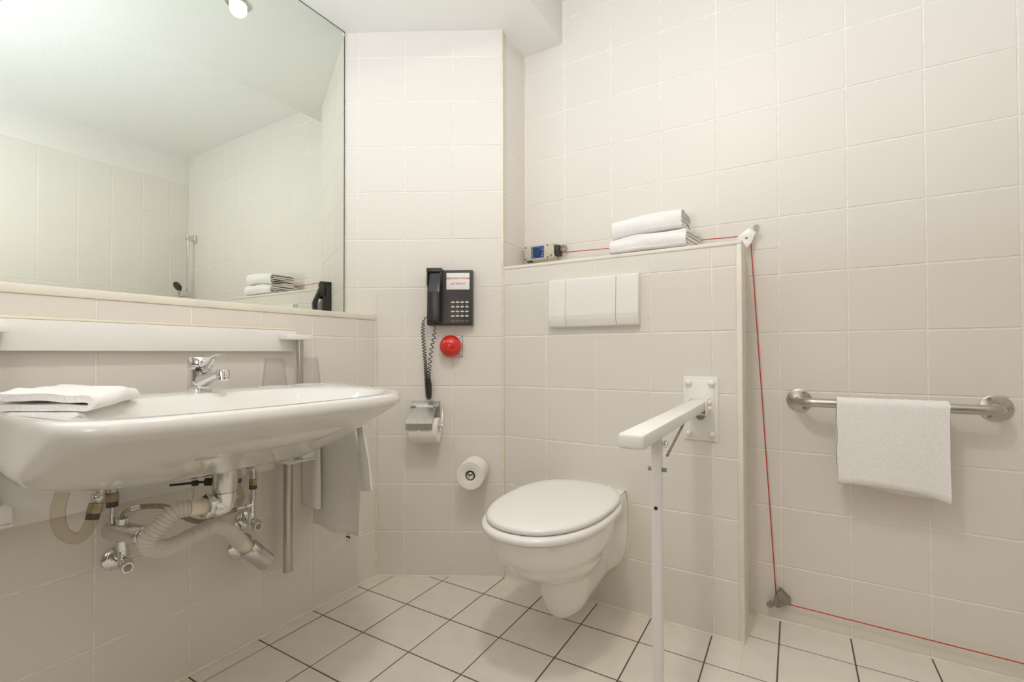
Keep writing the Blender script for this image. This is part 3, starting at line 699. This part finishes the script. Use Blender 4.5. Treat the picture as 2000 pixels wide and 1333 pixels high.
for x0_, x1_ in ((lx0, lx0-.009), (lx1, lx1+.010)):
    bm = new(); cyl(bm, (x0_, ly, .665), (x1_, ly, .665), .0048, 6); obj('nut', bm, M['galv'], t)
bm = new(); cyl(bm, (AX+.004, ly-.0100, .581), (AX+.004, ly-.0112, .581), .0042, 18); obj('grub_screw', bm, M['dark'], t)

# ------------------------------------------------------------------ rope-pull switch, cord, pulleys
t = thing('rope_switch', 'beige emergency rope pull switch with a blue label at the left end of the ledge', 'switch', (.55, YR, 1.365))
bm = new(); box(bm, (.478, .306, 1.332), (.624, YR-.003, 1.401), .006, 3); hs = obj('housing', bm, M['beige'], t)
bm = new(); box(bm, (.4755, .330, 1.326), (.626, YR, 1.404), .006, 3); obj('rear_shell', bm, M['beige'], t)
bm = new(); box(bm, (.5145, .3045, 1.3415), (.5775, .3065, 1.3925), .0006); lb = obj('blue_label', bm, M['blue'], t, 'square blue label with a round reset knob')
obj('reset_knob', lathe(new(), [(.0205, 0), (.0205, .004), (.0185, .007), (.015, .0072), (.014, .0045), (0, .0045)], (.546, .3045, 1.367), (0, -1, 0), 32), M['dblue'], lb)
for (x0, z0, x1, z1) in ((.5205, 1.352, .5225, 1.384), (.544, 1.3885, .5475, 1.3915), (.566, 1.376, .572, 1.378), (.568, 1.360, .5735, 1.362), (.564, 1.349, .571, 1.351), (.5205, 1.3445, .5245, 1.3485)):
    obj('print_mark', box(new(), (x0, .3040, z0), (x1, .3046, z1)), M['keytext'], lb)
for x, z in ((.4855, 1.392), (.4855, 1.3405), (.595, 1.392), (.595, 1.3405)): obj('screw', dome(new(), (x, .3065, z), (0, -1, 0), .0035, .0018, 12), M['dark'], t)
bm = new(); cyl(bm, (.617, .309, 1.347), (.617, .296, 1.345), .0125, 22, bev=.002); obj('boss', bm, M['beige'], t)
bm = new(); dome(bm, (.617, .296, 1.345), (0, -1, 0), .006, .002, 14); obj('boss_screw', bm, M['galv'], t)
bm = new(); box(bm, (.622, .312, 1.346), (.645, YR-.005, 1.391), .003); obj('plunger_block', bm, M['dark'], t)
bm = new(); lathe(bm, [(.006, -.003), (.0145, -.003), (.0165, 0), (.0145, .003), (.006, .003), (.005, 0), (.006, -.003)], (.659, .332, 1.375), (0, 1, 0), 26); cyl(bm, (.643, .332, 1.372), (.652, .332, 1.373), .006, 14); obj('eye_ring', bm, M['galv'], t)
bm = new(); box(bm, (.492, .305, 1.3285), (.515, .325, 1.3335), .002); obj('cable_gland', bm, M['dark'], t)

def pulley(name, label, pts, rivet, eye, y0, y1, m, rad, me):
    t = thing(name, label, 'pulley', (rivet[0], YR, rivet[1]))
    bm = new(); prism(bm, pts, y0, y0+.002, .0005); prism(bm, pts, y1-.002, y1, .0005); obj('side_plates', bm, m, t)
    ym = (y0+y1)/2
    obj('wheel', lathe(new(), [(.0, -.005), (rad, -.005), (rad-.004, 0), (rad, .005), (0, .005)], (rivet[0], ym, rivet[1]), (0, 1, 0), 28), M['galv'], t)
    bm = new(); dome(bm, (rivet[0], y0, rivet[1]), (0, -1, 0), .0045, .003, 14); cyl(bm, (rivet[0], y0, rivet[1]), (rivet[0], y1, rivet[1]), .003, 10); obj('rivet', bm, M['galv'], t)
    bm = new(); cyl(bm, (eye[0], YR-.001, eye[1]), (eye[0], y0-.004, eye[1]), .0042, 12); lathe(bm, [(.003, -.004), (.0095, -.004), (.0112, 0), (.0095, .004), (.003, .004), (.002, 0), (.003, -.004)], (eye[0], y0+.002, eye[1]), (0, 1, 0), 22); obj('eye_bolt', bm, me, t)
    return t
P1 = [(1.383, 1.3595), (1.4045, 1.343), (1.400, 1.332), (1.3925, 1.310), (1.3835, 1.297), (1.377, 1.2935), (1.3735, 1.2975), (1.363, 1.318), (1.3445, 1.3255), (1.3435, 1.332), (1.359, 1.3435)]
pulley('rope_pulley', 'white angled pulley bracket at the top right corner of the cistern wall', P1, (1.3755, 1.327), (1.407, 1.360), .318, .334, M['enamel'], .014, M['chrome'])
P2 = [(1.4665, 1.0e-9+.1185), (1.472, .1165), (1.499, .092), (1.501, .083), (1.499, .076), (1.462, .052), (1.449, .058), (1.447, .070)]
pulley('rope_pulley', 'grey triangular pulley bracket near the floor at the foot of the red cord', P2, (1.4685, .083), (1.438, .057), .329, .345, M['galv'], .014, M['galv'])
yc = .329
pts = [(.655, yc, 1.362), (.672, yc, 1.3575), (1.355, yc, 1.3375)]
pts += [(1.3755+.0125*math.cos(a), yc, 1.327+.0125*math.sin(a)) for a in [PI*.5-k*PI*.5/6 for k in range(0, 7)]]
pts += [(1.456, yc+.006, .10)]
pts += [(1.4685+.0125*math.cos(a), yc+.008, .083+.0125*math.sin(a)) for a in [PI+k*PI*.5/6 for k in range(0, 7)]]
pts += [(2.37, yc+.008, .050)]
obj('pull_cord', tube(new(), pts, .0017, 8), M['redcord'], None, 'thin red emergency cord running over the pulleys and along the floor', 'cord')

# ------------------------------------------------------------------ grab bar and towel on the far wall
t = thing('grab_bar', 'stainless steel horizontal grab bar with round flanges on the far wall', 'grab bar', (1.775, YR, .762))
for x in (1.531, 2.019):
    f = obj('flange', lathe(new(), [(0, .005), (.036, .005), (.038, .0035), (.038, 0), (0, 0)], (x, YR, .762), (0, -1, 0), 40), M['steel'], t)
    for k in range(3):
        a = (PI+k*2*PI/3) if x < 1.7 else k*2*PI/3
        bm = new(); lathe(bm, [(0, .0002), (.0022, .0004), (.004, .0015), (.0052, .0004)], (x+.029*math.cos(a), YR-.005, .762+.029*math.sin(a)), (0, -1, 0), 16); obj('screw', bm, M['galv'], f)
yb = YR-.075; rB = .0142
pts = [(1.531, YR-.003, .762), (1.531, YR-.03, .762)]+[(1.531+.045*(1-math.cos(a)), YR-.03-.045*math.sin(a), .762) for a in [PI/2*k/8 for k in range(1, 9)]]
pts += [(1.66, yb, .762), (1.775, yb, .762), (1.9, yb, .762)]+[(2.019-.045*(1-math.sin(a)), yb+.045*(1-math.cos(a)), .762) for a in [PI/2*k/8 for k in range(0, 9)]]+[(2.019, YR-.003, .762)]
obj('bar', tube(new(), pts, rB, 24), M['steel'], t)

def draped(name, label, x0, x1, yb, zc, rad, zf, zback, lean, thick=.007):
    t = bmesh.new(); N = 26; rg = []
    top = [(yb-(rad+thick/2)*math.cos(a), zc+(rad+thick/2)*math.sin(a)) for a in [PI*k/10 for k in range(11)]]
    for i in range(N+1):
        q = i/N; x = x0+(x1-x0)*q
        f0, b0 = zf(q), zback(q)
        path = []
        for k in range(14):
            v = k/14; path.append((yb-(rad+thick/2)-lean*(1-v)*.0+.004*math.sin(q*7+2)*(1-v)-.0016*math.sin(q*19), f0+(zc-f0)*v))
        path += top
        for k in range(1, 14):
            v = k/13; path.append((yb+(rad+thick/2)+.006*math.sin(q*5)*v, zc+(b0-zc)*v))
        out = strip([Vector(p) for p in path], None, thick)
        rg.append([(x+.0012*math.sin(k*.9)*(1 if i in (0, N) else 0), p.x, p.y+.0008*math.sin(q*60)) for k, p in enumerate(out)])
    return obj(name, loft(t, rg), M['towel'], None, label, 'towel', angle=60)
draped('hand_towel', 'white terry hand towel draped over the steel grab bar', 1.632, 1.899, yb, .762, rB, lambda q: .520-.002*q-.022*max(0, (q-.72)/.28)**1.3+.004*math.sin(q*6), lambda q: .512-.018*q+.003*math.sin(q*8), 0)

# ------------------------------------------------------------------ shower rail (seen in the mirror)
t = thing('shower_rail', 'chrome shower rail with hand shower, seen in the mirror', 'shower', (2.268, YR, 1.4))
sx, sy = 2.268, YR-.055
obj('rail', cyl(new(), (sx, sy, 1.12), (sx, sy, 1.825), .0095, 20), M['chrome'], t)
for z in (1.815, 1.14):
    bm = new(); box(bm, (sx-.013, sy-.013, z-.018), (sx+.013, YR-.012, z+.018), .006, 3); box(bm, (sx-.018, YR-.02, z-.028), (sx+.018, YR, z+.026), .005, 3); obj('rail_bracket', bm, M['satin'], t)
bm = new(); box(bm, (sx-.018, sy-.05, 1.36), (sx+.018, sy+.012, 1.40), .008, 3); obj('slider', bm, M['satin'], t)
hd = Vector((-.15, -1, -.55)).normalized(); hc = Vector((sx-.02, sy-.075, 1.435))
pts = cr([(sx+.05, sy-.03, 1.33), (sx+.02, sy-.045, 1.39), (sx-.005, sy-.055, 1.43), hc-hd*.012], 6)
hs = obj('hand_shower', tube(new(), pts, [.0115+.004*i/(len(pts)-1) for i in range(len(pts))], 16), M['satin'], t)
obj('spray_face', lathe(new(), [(0, -.014), (.02, -.012), (.034, -.004), (.036, .003), (.033, .008), (0, .010)], hc, hd, 32), M['dark'], hs, 'dark grey spray face')
pts = cr([(sx+.05, sy-.03, 1.33), (sx+.06, sy-.03, 1.15), (sx+.03, sy-.02, .98), (sx-.04, sy-.01, 1.0), (sx-.09, sy+.02, 1.06)], 10); obj('shower_hose', tube(new(), pts, .007, 10), M['satin'], t)

# ------------------------------------------------------------------ plumbing under the basin
t = thing('drain_trap', 'chrome basin drain with a ribbed white waste pipe looping to the wall', 'drain', (.25, -.826, .53))
bm = new(); lathe(bm, [(0, 0), (.0275, 0), (.0285, .002), (.0285, .0595), (0, .0595)], (.25, -.8257, .5735), (0, 0, 1), 32); obj('drain_body', bm, M['satin'], t)
bm = new(); pts = [(.25, -.8257, .572), (.25, -.8257, .548)]+[(.25, -.8257-.022*(1-math.cos(a)), .548-.022*math.sin(a)) for a in [PI/2*k/6 for k in range(1, 6)]]+[(.25, -.848, .526+.003), (.25, -.866, .538)]
pts = cr([(.25, -.8257, .5725), (.25, -.8257, .550), (.25, -.829, .537), (.25, -.842, .534), (.25, -.866, .5445)], 6)
tube(bm, pts, [.0275-.0055*min(1, i/12) for i in range(len(pts))], 24); obj('elbow', bm, M['chrome'], t)
cx0 = Vector((.25, -.8684, .5460)); cd_ = Vector((0, -1, .17)).normalized()
bm = new(); lathe(bm, [(.021, -.004), (.0285, -.004), (.030, 0), (.030, .010), (.027, .0125), (.018, .0125)], cx0-cd_*.006, cd_, 30); obj('collar', bm, M['chrome'], t)
corr = [(.25, -.862, .5445), (.25, -.8880, .5495), (.25, -.9045, .5525), (.245, -.9365, .5525), (.24, -.9629, .5288), (.23, -.9815, .5005), (.22, -.9667, .4735), (.2, -.9225, .457), (.17, -.8529, .4587), (.15, -.8002, .4567), (.12, -.7477, .4177), (.105, -.7158, .3809), (.094, -.690, .3520), (.09, -.6673, .3297)]
pp = cr(corr, 60); L = [0]
for a, b in zip(pp, pp[1:]): L.append(L[-1]+(b-a).length)
tot = L[-1]; i0 = next(i for i, l in enumerate(L) if l > .045); i1 = next(i for i, l in enumerate(L) if l > tot-.062)
mid = pp[i0:i1]; Lm = L[i0:i1]
obj('ribbed_pipe', tube(new(), mid, [.0180+.0030*(math.sin(2*PI*l/.0080)) for l in Lm], 20), M['corr'], t, 'ribbed white flexible waste pipe', angle=80)
obj('pipe_end', tube(new(), pp[:i0+2:4]+[pp[i0+1]], .0182, 20), M['creamp'], t, 'cream plain pipe end at the trap')
obj('pipe_end', tube(new(), [pp[i1-2]]+pp[i1::4], .0178, 20), M['creamp'], t, 'cream plain pipe end at the wall')
ra, rb = Vector((.090, -.6765, .3392)), Vector((.100, -.6211, .2737)); rd = (rb-ra).normalized()
bm = new(); lathe(bm, [(.018, .004), (.0205, 0), (.0265, 0), (.028, .003), (.028, .034), (.0262, .038), (.0262, .078), (.022, .086), (0, .087)], ra-rd*.004, rd, 32); obj('socket', bm, M['satin'], t)
bm = new(); cyl(bm, (.0, -.651, .318), (.085, -.647, .306), .019, 24); lathe(bm, [(0, 0), (.040, 0), (.0395, .004), (.032, .010), (.021, .013), (0, .013)], (0, -.651, .318), (1, 0, 0), 32); obj('wall_outlet', bm, M['chrome'], t)

bm = new(); tube(bm, [(.17, -.915, .5985), (.2, -.86, .5975), (.225, -.846, .5975)], .003, 8); obj('lever_rod', bm, M['dark'], t, 'dark pop up waste rod')
bm = new(); cyl(bm, (.215, -.855, .599), (.235, -.838, .599), .010, 16); obj('ball_nut', bm, M['dark'], t)
bm = new(); box(bm, (.182, -.874, .588), (.196, -.860, .602), .003); obj('clamp', bm, M['rubber'], t)
bm = new(); tube(bm, [(.189, -.867, .625), (.189, -.868, .59), (.188, -.872, .553)], .0018, 8); obj('pull_rod', bm, M['satin'], t)

def nutstack(t, x, y, z0, up=(0, 0, 1), s=1.0, name='compression_fitting'):
    d = Vector(up).normalized(); o = Vector((x, y, z0))
    f = obj(name, cyl(new(), o, o+d*.014*s, .0105*s, 14), M['rubber'], t, 'dark washer and brass nut fitting')
    obj('hex_nut', cyl(new(), o+d*.012*s, o+d*.030*s, .0125*s, 6, .0115*s), M['brass'], f)
    obj('sleeve', cyl(new(), o+d*.030*s, o+d*.058*s, .0085*s, 14, bev=.001), M['satin'], f)
    return f
def angle_valve(name, label, y, z, hx=.10):
    t = thing(name, label, 'valve', (0, y, z))
    obj('escutcheon', lathe(new(), [(0, 0), (.031, 0), (.0305, .004), (.026, .009), (.014, .012), (0, .012)], (0, y, z), (1, 0, 0), 36), M['chrome'], t)
    bm = new(); cyl(bm, (.008, y, z), (.06, y, z), .0098, 18); cyl(bm, (.045, y, z-.012), (.045, y, z+.034), .0105, 18); obj('valve_body', bm, M['chrome'], t)
    bm = new(); x0, x1, n = .062, .092, 24; kn = []
    for xx in (x0, x0+.003, x1-.003, x1):
        kn.append([(xx, y-.006*(xx-x0)/.03+.0142*(1+.07*math.cos(8*a))*(.9 if xx in (x0, x1) else 1)*math.cos(a), z-.003*(xx-x0)/.03+.0142*(1+.07*math.cos(8*a))*(.9 if xx in (x0, x1) else 1)*math.sin(a)) for a in [2*PI*k/48 for k in range(48)]])
    k = obj('knob', loft(new(), kn), M['satin'], t, angle=50)
    obj('knob_cap', dome(new(), (x1-.0005, y-.006, z-.003), (1, 0, 0), .009, .002, 18), M['galv'], k)
    return t
t = angle_valve('angle_valve', 'chrome angle valve under the left side of the basin, below the fat pressure valve', -.9634, .4017)
bm = new(); cyl(bm, (.045, -.9634, .43), (.045, -.966, .456), .0115, 20, bev=.001); obj('riser', bm, M['chrome'], t)
bm = new(); lathe(bm, [(0, 0), (.017, .001), (.0215, .006), (.0225, .02), (.0225, .092), (.021, .099), (.017, .101), (.015, .094), (0, .094)], (.018, -.9835, .4855), (.86, .33, -.1), 30); pb = obj('pressure_valve', bm, M['satin'], t, 'fat satin chrome pressure reducing cylinder')
obj('valve_spindle', lathe(new(), [(.012, 0), (.0115, .006), (.008, .009), (.0, .010)], Vector((.018, -.9835, .4855))+Vector((.86, .33, -.1)).normalized()*.092, (.86, .33, -.1), 18), M['chrome'], pb)
obj('blue_mark', dome(new(), (.058, -.975, .5065), (.2, -.3, 1), .0045, .0012, 10), M['blue'], pb, 'small blue mark')
bm = new(); cyl(bm, (.045, -.985, .505), (.045, -.986, .530), .0075, 14); cyl(bm, (.045, -.986, .526), (.045, -.986, .548), .0055, 12); obj('supply_stub', bm, M['chrome'], t)
nutstack(t, .045, -.9855, .546, s=1.15)
bm = new(); cyl(bm, (.06, -.9705, .502), (.062, -.9700, .5165), .0125, 8); obj('outlet_nut', bm, M['satin'], t)
t = angle_valve('angle_valve', 'chrome angle valve right of the drain under the basin', -.6425, .3985)
bm = new(); cyl(bm, (.045, -.6425, .42), (.045, -.641, .468), .0082, 16); cyl(bm, (.045, -.6425, .466), (.045, -.640, .488), .0105, 16, bev=.002); cyl(bm, (.045, -.642, .4535), (.048, -.664, .4525), .0075, 14); cyl(bm, (.045, -.640, .486), (.045, -.639, .505), .0075, 14); obj('tee', bm, M['chrome'], t)
nutstack(t, .045, -.6395, .502, s=1.05)

t = thing('braided_hose', 'thin braided steel hose linking the two angle valves behind the ribbed pipe', 'hose', (.07, -.82, .46))
br = [(.062, -.970, .5145), (.067, -.9705, .5293), (.078, -.9535, .5377), (.088, -.9329, .5385), (.09, -.8944, .5275), (.08, -.8611, .4985), (.07, -.8199, .4650), (.06, -.7763, .4470), (.05, -.7232, .4520), (.048, -.6792, .4545), (.048, -.662, .4525)]
bp = cr(br, 12)
obj('copper_end', tube(new(), bp[:26], .0042, 10), M['brass'], t, 'bare curved metal end of the hose')
obj('hose', tube(new(), bp[24:108], .0066, 12), M['braid'], t)
for a in (25, 106):
    d = (bp[a+1]-bp[a-1]).normalized(); obj('ferrule', cyl(new(), bp[a]-d*.007, bp[a]+d*.012, .0076, 14, bev=.001), M['satin'], t)
obj('hose_tail', tube(new(), bp[106:], .0048, 10), M['satin'], t)

t = thing('tubing_loop', 'loop of soft grey clear tubing hanging under the left end of the basin', 'hose', (.19, -1.09, .53))
lp = [(.2, -1.090, .668), (.2, -1.0957, .6623), (.2, -1.1154, .6404), (.2, -1.1244, .6007), (.2, -1.1187, .5588), (.2, -1.0988, .5365), (.19, -1.0797, .5390), (.18, -1.0675, .5546), (.18, -1.0637, .5652)]
obj('tube', tube(new(), cr(lp, 10), .0118, 16), M['tubing'], t)
f = nutstack(t, .18, -1.0645, .563, (0, .22, 1), 1.15)
bm = new(); sphere(bm, (.18, -1.0545, .609), .0125); obj('ball_joint', bm, M['satin'], t)
obj('metal_tail', tube(new(), [(.18, -1.053, .612), (.18, -1.0448, .6534), (.18, -1.0445, .656)], .0072, 12), M['brass'], t)
t = thing('supply_tail', 'short brass hose tail behind the drain body', 'hose', (.1, -.71, .52))
bm = new(); tube(bm, cr([(.1, -.7167, .62), (.1, -.7165, .5528), (.1, -.7090, .5202), (.1, -.7034, .5009), (.1, -.712, .4875), (.095, -.722, .495)], 8), .008, 12); obj('tail', bm, M['tubing'], t)
nutstack(t, .1, -.7167, .548, s=1.1)

# ------------------------------------------------------------------ towel rail and hanging towel at the right end of the basin
t = thing('towel_rail', 'short towel rail hidden behind the right end of the basin', 'rail', (0, -.390, .69))
bm = new(); cyl(bm, (.002, -.390, .69), (.27, -.390, .69), .007, 16, bev=.001); obj('bar', bm, M['chrome'], t)
obj('rose', lathe(new(), [(0, 0), (.022, 0), (.022, .004), (.016, .008), (0, .008)], (0, -.390, .69), (1, 0, 0), 28), M['chrome'], t)
t = thing('hanging_towel', 'white terry towel hanging below the right end of the basin', 'towel', (.13, -.38, .69))
N = 30; rg = []; th = .008
for i in range(N+1):
    q = i/N; x = .022+.226*q
    path = []
    zf_ = .318-.004*q+.003*math.sin(q*9); zb = .452+.004*math.sin(q*7)
    for k in range(15):
        v = k/15; path.append((-.4015-.012*(1-v)+.006*math.sin(q*8+1)*(1-v), zf_+(.69-zf_)*v))
    path += [(-.390-.0115*math.cos(a), .69+.0115*math.sin(a)) for a in [PI*k/8 for k in range(9)]]
    for k in range(1, 11):
        v = k/10; path.append((-.3785+.024*v+.004*math.sin(q*6), .69+(zb-.69)*v))
    out = strip([Vector(p) for p in path], None, th)
    rg.append([(x+(.020*(1-(p.y-zf_)/(.69-zf_))*(q-.3) if p.x < -.390 else .008*q)-.02*q*max(0, (p.y-.55)/.14), p.x, p.y) for p in out])
obj('cloth', loft(new(), rg), M['towel'], t, angle=60)
path = spline2([(.006, -.4425), (.05, -.441), (.070, -.4400), (.079, -.435), (.076, -.428), (.060, -.422)], 5)
cloth_sheet('side_fold', path, lambda u: (.398-.022*u, .668), t, .008, 12, .002)
bm = new(); box(bm, (.205, -.419, .290), (.225, -.415, .318), .0005); tg = obj('care_tag', bm, M['card'], t, 'small white tag with a dark line on the hem')
bm = new(); box(bm, (.2045, -.4196, .307), (.2255, -.4188, .312)); obj('tag_print', bm, M['dark'], tg)

# ------------------------------------------------------------------ flat folded towel on the basin
F_, R_, L_ = Vector((.458, -1.145)), Vector((.245, -1.005)), Vector((.300, -1.232))
ul = (F_-L_).length; ud = (F_-L_)/ul; vd = R_-F_
th = .0125
prof = [(.004, .0075), (ul*.35, .0070), (ul*.7, .0070), (ul-.016, .0072), (ul-.0065, .0150), (ul-.014, .0232), (ul*.7, .0245), (ul*.35, .0262), (-.002, .0285)]
rg = []
for i in range(19):
    q = i/18; r = []
    for k, p in enumerate(strip(spline2(prof, 4), None, th)):
        v = L_+ud*p.x+vd*q; e = .0022*math.sin(q*7+p.x*18)+.0012*math.sin(q*17+k)
        r.append((v.x+.0016*math.sin(k*1.3)*(1 if i in (0, 18) else .2), v.y+.002*math.sin(q*9+k*.2), ZT+max(.0008, p.y+e*min(1, p.y/.02)-(.003*abs(2*q-1)**3)*min(1, p.y/.02))))
    rg.append(r)
obj('folded_towel', loft(new(), rg), M['towel'], None, 'flat folded white towel lying on the left end of the basin', 'towel', angle=60)
